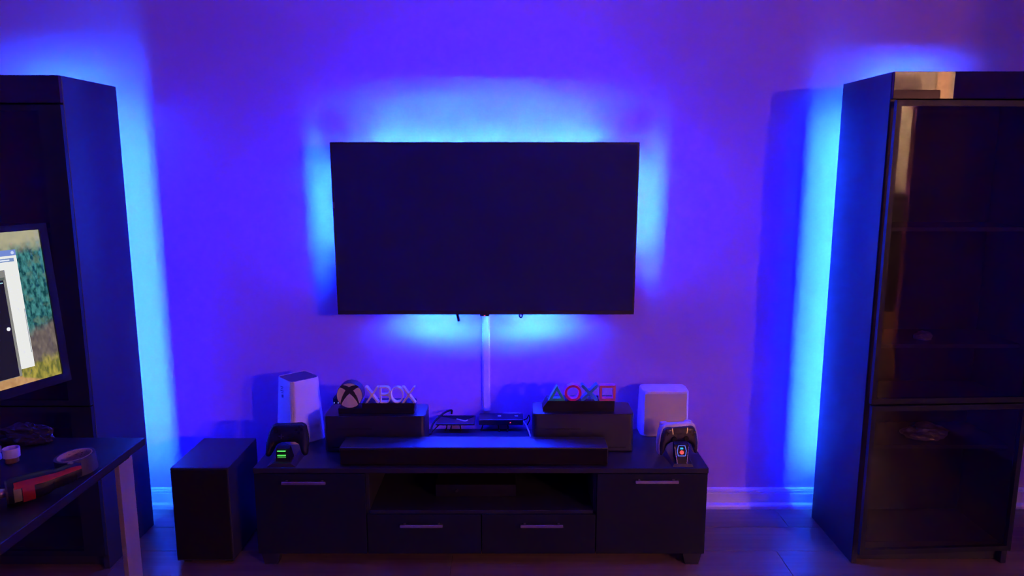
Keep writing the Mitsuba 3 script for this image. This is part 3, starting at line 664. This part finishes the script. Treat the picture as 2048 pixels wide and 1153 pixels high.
def on_dock(m): return turn(m, (1, 0, 0), -LEAN, (0, -0.468, SH + 0.006))
hexa = Polygon([(0.634, 0.432), (0.663, 0.432), (0.6675, 0.452), (0.662, 0.472), (0.636, 0.472), (0.6305, 0.452)])
part(d, 'badge_rim', on_dock(upright(hexa.difference(hexa.buffer(-0.0022)), -0.4705, -0.466)), 'led_off', emit=(0.10, 0.16, 0.95), label='glowing blue hexagonal rim')
part(d, 'badge_mark', on_dock(bx(0.6435, 0.6545, -0.4705, -0.466, 0.457, 0.464, 0.001)), 'led_off', emit=(0.03, 0.55, 1.0), label='cyan light mark')
part(d, 'badge_ring', on_dock(upright(Point(0.649, 0.446).buffer(0.0078, 10), -0.4705, -0.466)), 'led_off', emit=(0.85, 0.09, 0.10), label='red round light')
for sx in (-1, 1):
    part(d, 'silver_line', on_dock(upright(LineString([(0.649 + sx * 0.0262, 0.466), (0.649 + sx * 0.0180, 0.405)]).buffer(0.0011), -0.4700, -0.464)), 'brushed_steel', label='thin silver line')

# ------------------------------------------------------------------ desk at the left
k = thing('desk', 'black desk at the left with pale flat metal legs', 'desk')
DX0, DX1, DY0, DY1, DZ = -1.87, -1.062, -2.40, -1.064, 0.740
part(k, 'desk_top', bx(DX0, DX1, DY0, DY1, DZ - 0.022, DZ, 0.0015), 'desk_top')
part(k, 'frame', join(bx(DX1 - 0.052, DX1 - 0.030, DY0 + 0.04, DY1 - 0.035, DZ - 0.047, DZ - 0.022, 0.001), bx(DX0 + 0.030, DX0 + 0.052, DY0 + 0.04, DY1 - 0.035, DZ - 0.047, DZ - 0.022, 0.001),
                      bx(DX0 + 0.052, DX1 - 0.052, DY1 - 0.060, DY1 - 0.038, DZ - 0.047, DZ - 0.022, 0.001), bx(DX0 + 0.052, DX1 - 0.052, DY0 + 0.045, DY0 + 0.067, DZ - 0.047, DZ - 0.022, 0.001)), 'black_plastic')
for x in (DX1 - 0.047, DX0 + 0.033):
    for yy in (DY1 - 0.088, DY0 + 0.06):
        part(k, 'leg', bx(x, x + 0.014, yy, yy + 0.072, 0, DZ - 0.047, 0.001), 'white_metal', label='pale flat metal leg')

# ------------------------------------------------------------------ monitor
YAW, MT, SHH, SWW = math.radians(20.62), math.radians(4.73), 0.39, 0.69
mr = np.array([math.sin(YAW), math.cos(YAW), 0.0])
mn = np.array([math.cos(YAW), -math.sin(YAW), 0.0])
mup = np.array([0, 0, 1.0]) * math.cos(MT) - mn * math.sin(MT)
mn2 = np.cross(mr, mup); mn2 = mn2 if mn2 @ mn > 0 else -mn2
MB = np.array([-1.2146, -1.1706, 0.9635])
def mon(u, v, d): return MB - mr * u + mup * v + mn2 * d      # u leftward from the right screen edge, v up, d towards the user
def mon_box(u0, u1, v0, v1, d0, d1, r=0.001):
    m = bx(u0, u1, v0, v1, d0, d1, r)
    M = np.eye(4); M[:3, 0], M[:3, 1], M[:3, 2], M[:3, 3] = -mr, mup, mn2, MB
    m.apply_transform(M)
    if m.volume < 0: m.invert()
    return m
def screen_fn(p, n, uv):
    q = p - mi.Point3f(*[float(x) for x in MB])
    k_ = 0.336 / 0.39
    u = -(q.x * float(mr[0]) + q.y * float(mr[1])) * k_
    v = (q.x * float(mup[0]) + q.y * float(mup[1]) + q.z * float(mup[2])) * k_
    f1 = mikit.fbm(u * 60, v * 60, 1.0, 4); f2 = mikit.fbm(u * 190 + 9, v * 95, 4.0, 4); f3 = mikit.noise(u * 420, v * 260, 2.0)
    trees = mikit.mix((0.006, 0.050, 0.060), (0.06, 0.26, 0.25), dr.clip(f2 * 2.1 - 0.6 + 0.25 * (f3 - 0.5), 0, 1))
    trees = mikit.mix(trees, (0.12, 0.20, 0.14), mikit.smoothstep(0.55, 0.8, f1) * 0.6)
    haze = mikit.mix((0.30, 0.30, 0.20), (0.46, 0.42, 0.26), f1)
    brush = mikit.mix((0.085, 0.065, 0.070), (0.20, 0.16, 0.13), dr.clip(f2 * 1.4 - 0.2, 0, 1))
    moss = mikit.mix((0.12, 0.13, 0.03), (0.44, 0.36, 0.06), dr.clip(f2 * 2.0 - 0.55, 0, 1))
    vv = v + 0.03 * (f1 - 0.5)
    c = mikit.mix(trees, haze, mikit.smoothstep(0.285, 0.325, vv + (u - 0.03) * 0.25))
    c = mikit.mix(brush, c, mikit.smoothstep(0.105, 0.135, vv + (u - 0.03) * 0.3))
    c = mikit.mix(moss, c, mikit.smoothstep(0.030, 0.055, vv))
    sand = mikit.mix((0.35, 0.17, 0.06), (0.62, 0.36, 0.16), f2)
    c = mikit.mix(c, sand, mikit.smoothstep(0.070, 0.085, u + 2.5 * (0.012 - v) + 0.02 * (f1 - 0.5)) * mikit.smoothstep(0.030, 0.024, v))
    def inside(u0, u1, v0, v1): return dr.select((u > u0) & (u < u1) & (v > v0) & (v < v1), 1.0, 0.0)
    # white window with a blue title bar, a button on it and a scroll bar
    c = mikit.mix(c, (0.78, 0.79, 0.76), inside(0.0595, 0.5, 0.0335, 0.297))
    c = mikit.mix(c, (0.16, 0.24, 0.60), inside(0.0595, 0.5, 0.2845, 0.297))
    c = mikit.mix(c, (0.55, 0.62, 0.85), dr.select(dr.sqrt(dr.square(u - 0.067) + dr.square(v - 0.2905)) < 0.0036, 1.0, 0.0))
    c = mikit.mix(c, (0.18, 0.27, 0.50), inside(0.066, 0.13, 0.2715, 0.279))
    c = mikit.mix(c, (0.75, 0.80, 0.90), inside(0.076, 0.125, 0.2738, 0.2765))
    c = mikit.mix(c, (0.30, 0.33, 0.36), inside(0.0606, 0.0622, 0.066, 0.165))
    # dark window in front of it with grey edge and tool bars
    c = mikit.mix(c, (0.22, 0.22, 0.20), inside(0.0905, 0.5, 0.0195, 0.255))
    c = mikit.mix(c, (0.10, 0.12, 0.10), inside(0.093, 0.5, 0.2335, 0.2395))
    c = mikit.mix(c, (0.010, 0.008, 0.018), inside(0.0965, 0.5, 0.0205, 0.2335))
    c = mikit.mix(c, (0.25, 0.55, 0.60), inside(0.0985, 0.106, 0.2265, 0.2290))
    c = mikit.mix(c, (0.80, 0.82, 0.85), dr.select(dr.sqrt(dr.square(u - 0.1030) + dr.square(v - 0.1270)) < 0.0042, 1.0, 0.0))
    return c * (SCREEN / 2.0 ** exposure)
k = thing('monitor', 'black computer monitor on the desk, showing a forest picture and open windows', 'monitor')
part(k, 'housing', mon_box(-0.022, SWW + 0.022, -0.024, SHH + 0.016, -0.040, -0.002, 0.004), 'black_plastic')
fr = sbox(-0.022, -0.024, SWW + 0.022, SHH + 0.016).difference(sbox(0, 0, SWW, SHH))
m = extrude(fr, 0.006)
M = np.eye(4); M[:3, 0], M[:3, 1], M[:3, 2], M[:3, 3] = -mr, mup, mn2, MB - mn2 * 0.002
m.apply_transform(M)
if m.volume < 0: m.invert()
part(k, 'bezel', m, 'black_plastic')
V = np.array([mon(0, 0, 0), mon(SWW, 0, 0), mon(SWW, SHH, 0), mon(0, SHH, 0)])
F = np.array([[0, 1, 2], [0, 2, 3]])
if np.cross(V[1] - V[0], V[2] - V[0]) @ mn2 < 0: F = F[:, ::-1]
part(k, 'screen', trimesh.Trimesh(V, F, process=False), 'black_gloss', emit=mikit.proc(screen_fn), uv=np.array([[0, 0], [1, 0], [1, 1], [0, 1]]), label='lit screen with windows over a forest picture')
sc = mon(SWW / 2, 0.12, -0.055)
part(k, 'stand_neck', bx(sc[0] - 0.03, sc[0] + 0.02, sc[1] - 0.03, sc[1] + 0.03, DZ + 0.010, sc[2] + 0.05, 0.004), 'black_plastic')
part(k, 'stand_base', turn(bx(sc[0] - 0.10, sc[0] + 0.10, sc[1] - 0.13, sc[1] + 0.13, DZ, DZ + 0.012, 0.003), (0, 0, 1), -20, sc), 'black_plastic')

# ------------------------------------------------------------------ things on the desk
k = thing('tape_roll', 'roll of grey adhesive tape lying at the right edge of the desk', 'tape')
def tp(m): return move(turn(turn(m, (0, 1, 0), -4), (1, 0, 0), 3), -1.114, -1.308, DZ + 0.026)
part(k, 'tape', tp(ring_lathe([(0.0400, -0.0215), (0.0470, -0.0215), (0.0470, 0.0215), (0.0400, 0.0215)])), 'tape_grey', 40)
part(k, 'core', tp(ring_lathe([(0.0380, -0.022), (0.0400, -0.022), (0.0400, 0.022), (0.0380, 0.022)])), 'cardboard', 40, label='pale cardboard core with dark specks')

k = thing('power_tool', 'red and black cordless power tool lying on the desk before the tape', 'power tool')
A0, A1 = np.array([-1.168, -1.490, DZ + 0.031]), np.array([-1.046, -1.398, DZ + 0.031])
ax = (A1 - A0) / np.linalg.norm(A1 - A0); LT = np.linalg.norm(A1 - A0)
sd = np.cross(ax, [0, 0, 1.0])                 # towards the viewer
def prof_r(t): return np.interp(t, [0, 0.05, 0.30, 0.55, 0.62, 0.90, 1.0], [0.027, 0.031, 0.031, 0.029, 0.023, 0.022, 0.015])
def prof_c(t): return np.interp(t, [0, 0.5, 1.0], [0.0, 0.004, 0.018])
def shell(t0, t1, a0, a1, dr0, dr1, n=14, na=12):
    """a curved plate on the tool's body between angles a0..a1 (0 towards the viewer, 90 up)"""
    rings = []
    for t in np.linspace(t0, t1, n):
        c = A0 + ax * LT * t + np.array([0, 0, prof_c(t)])
        r = prof_r(t)
        an = np.radians(np.linspace(a0, a1, na))
        o = [c + (r + dr1) * (sd * math.cos(a) + np.array([0, 0, 1]) * math.sin(a)) for a in an]
        i = [c + (r + dr0) * (sd * math.cos(a) + np.array([0, 0, 1]) * math.sin(a)) for a in an[::-1]]
        rings.append(np.array(o + i))
    m = loft(rings)
    if m.volume < 0: m.invert()
    return m
part(k, 'body', shell(0.0, 1.0, 0, 359.9, -0.012, 0.0, na=28), 'black_plastic', 40)
part(k, 'red_stripe', shell(0.10, 1.0, 22, 52, -0.002, 0.0012), 'tool_red', 40, label='red stripe')
part(k, 'red_band', shell(0.20, 0.36, -70, 24, -0.002, 0.0012), 'tool_red', 40, label='red band round the front')
part(k, 'label_plate', shell(0.09, 0.19, -40, 30, -0.002, 0.0010), 'tool_label', 40, label='yellow-green label')
for i in range(6):
    t = 0.60 + i * 0.062
    part(k, 'grip_rib', shell(t, t + 0.018, -55, 12, -0.002, 0.0020, n=3), 'black_rubber', 40)
part(k, 'switch', move(bx(-0.006, 0.006, -0.004, 0.004, 0, 0.004, 0.001), *(A0 + ax * LT * 0.86 + np.array([0, 0, prof_c(0.86) + prof_r(0.86) - 0.001]))), 'white_metal', label='small pale switch')
cc = turn(trimesh.creation.cylinder(radius=0.028, height=0.010, sections=32), (0, 1, 0), 90)
ang = math.degrees(math.atan2(ax[1], ax[0]))
part(k, 'collar', move(turn(cc, (0, 0, 1), ang), *(A0 + ax * 0.004)), 'black_satin', 40)
ck = turn(lathe([(0, 0), (0.010, 0), (0.012, 0.015), (0.012, 0.035), (0.006, 0.045), (0, 0.045)], 24), (0, 1, 0), -90)
part(k, 'chuck', move(turn(ck, (0, 0, 1), ang), *A0), 'brushed_steel', 30, label='metal chuck')

k = thing('glue_bottle', 'small yellow bottle with a white open cap on the desk', 'bottle')
part(k, 'bottle', move(lathe([(0, 0), (0.014, 0), (0.0155, 0.002), (0.0155, 0.016), (0, 0.016)], 28), -1.325, -1.242, DZ), 'cap_yellow', 35, label='yellow bottom')
part(k, 'cap', move(ring_lathe([(0.0015, 0.016), (0.0195, 0.016), (0.0200, 0.040), (0.0180, 0.040), (0.0172, 0.026), (0.0015, 0.026)], 32), -1.325, -1.242, DZ), 'white_gloss', 35, label='white cap')
k = thing('pen_box', 'small pink and white box at the left edge beside the yellow bottle', 'box')
part(k, 'box', bx(-1.408, -1.366, -1.250, -1.220, DZ, DZ + 0.018, 0.002), 'sticker_white')
part(k, 'lid', bx(-1.409, -1.365, -1.251, -1.219, DZ + 0.018, DZ + 0.040, 0.003), 'pink_plastic', label='pink lid')
k = thing('plastic_bag', 'crumpled clear plastic bag on the desk under the monitor', 'plastic bag')
part(k, 'film', crumpled(-1.378, -1.104, DZ, 0.068, 0.030, 0.036, 12, 0.5), 'plastic_film')
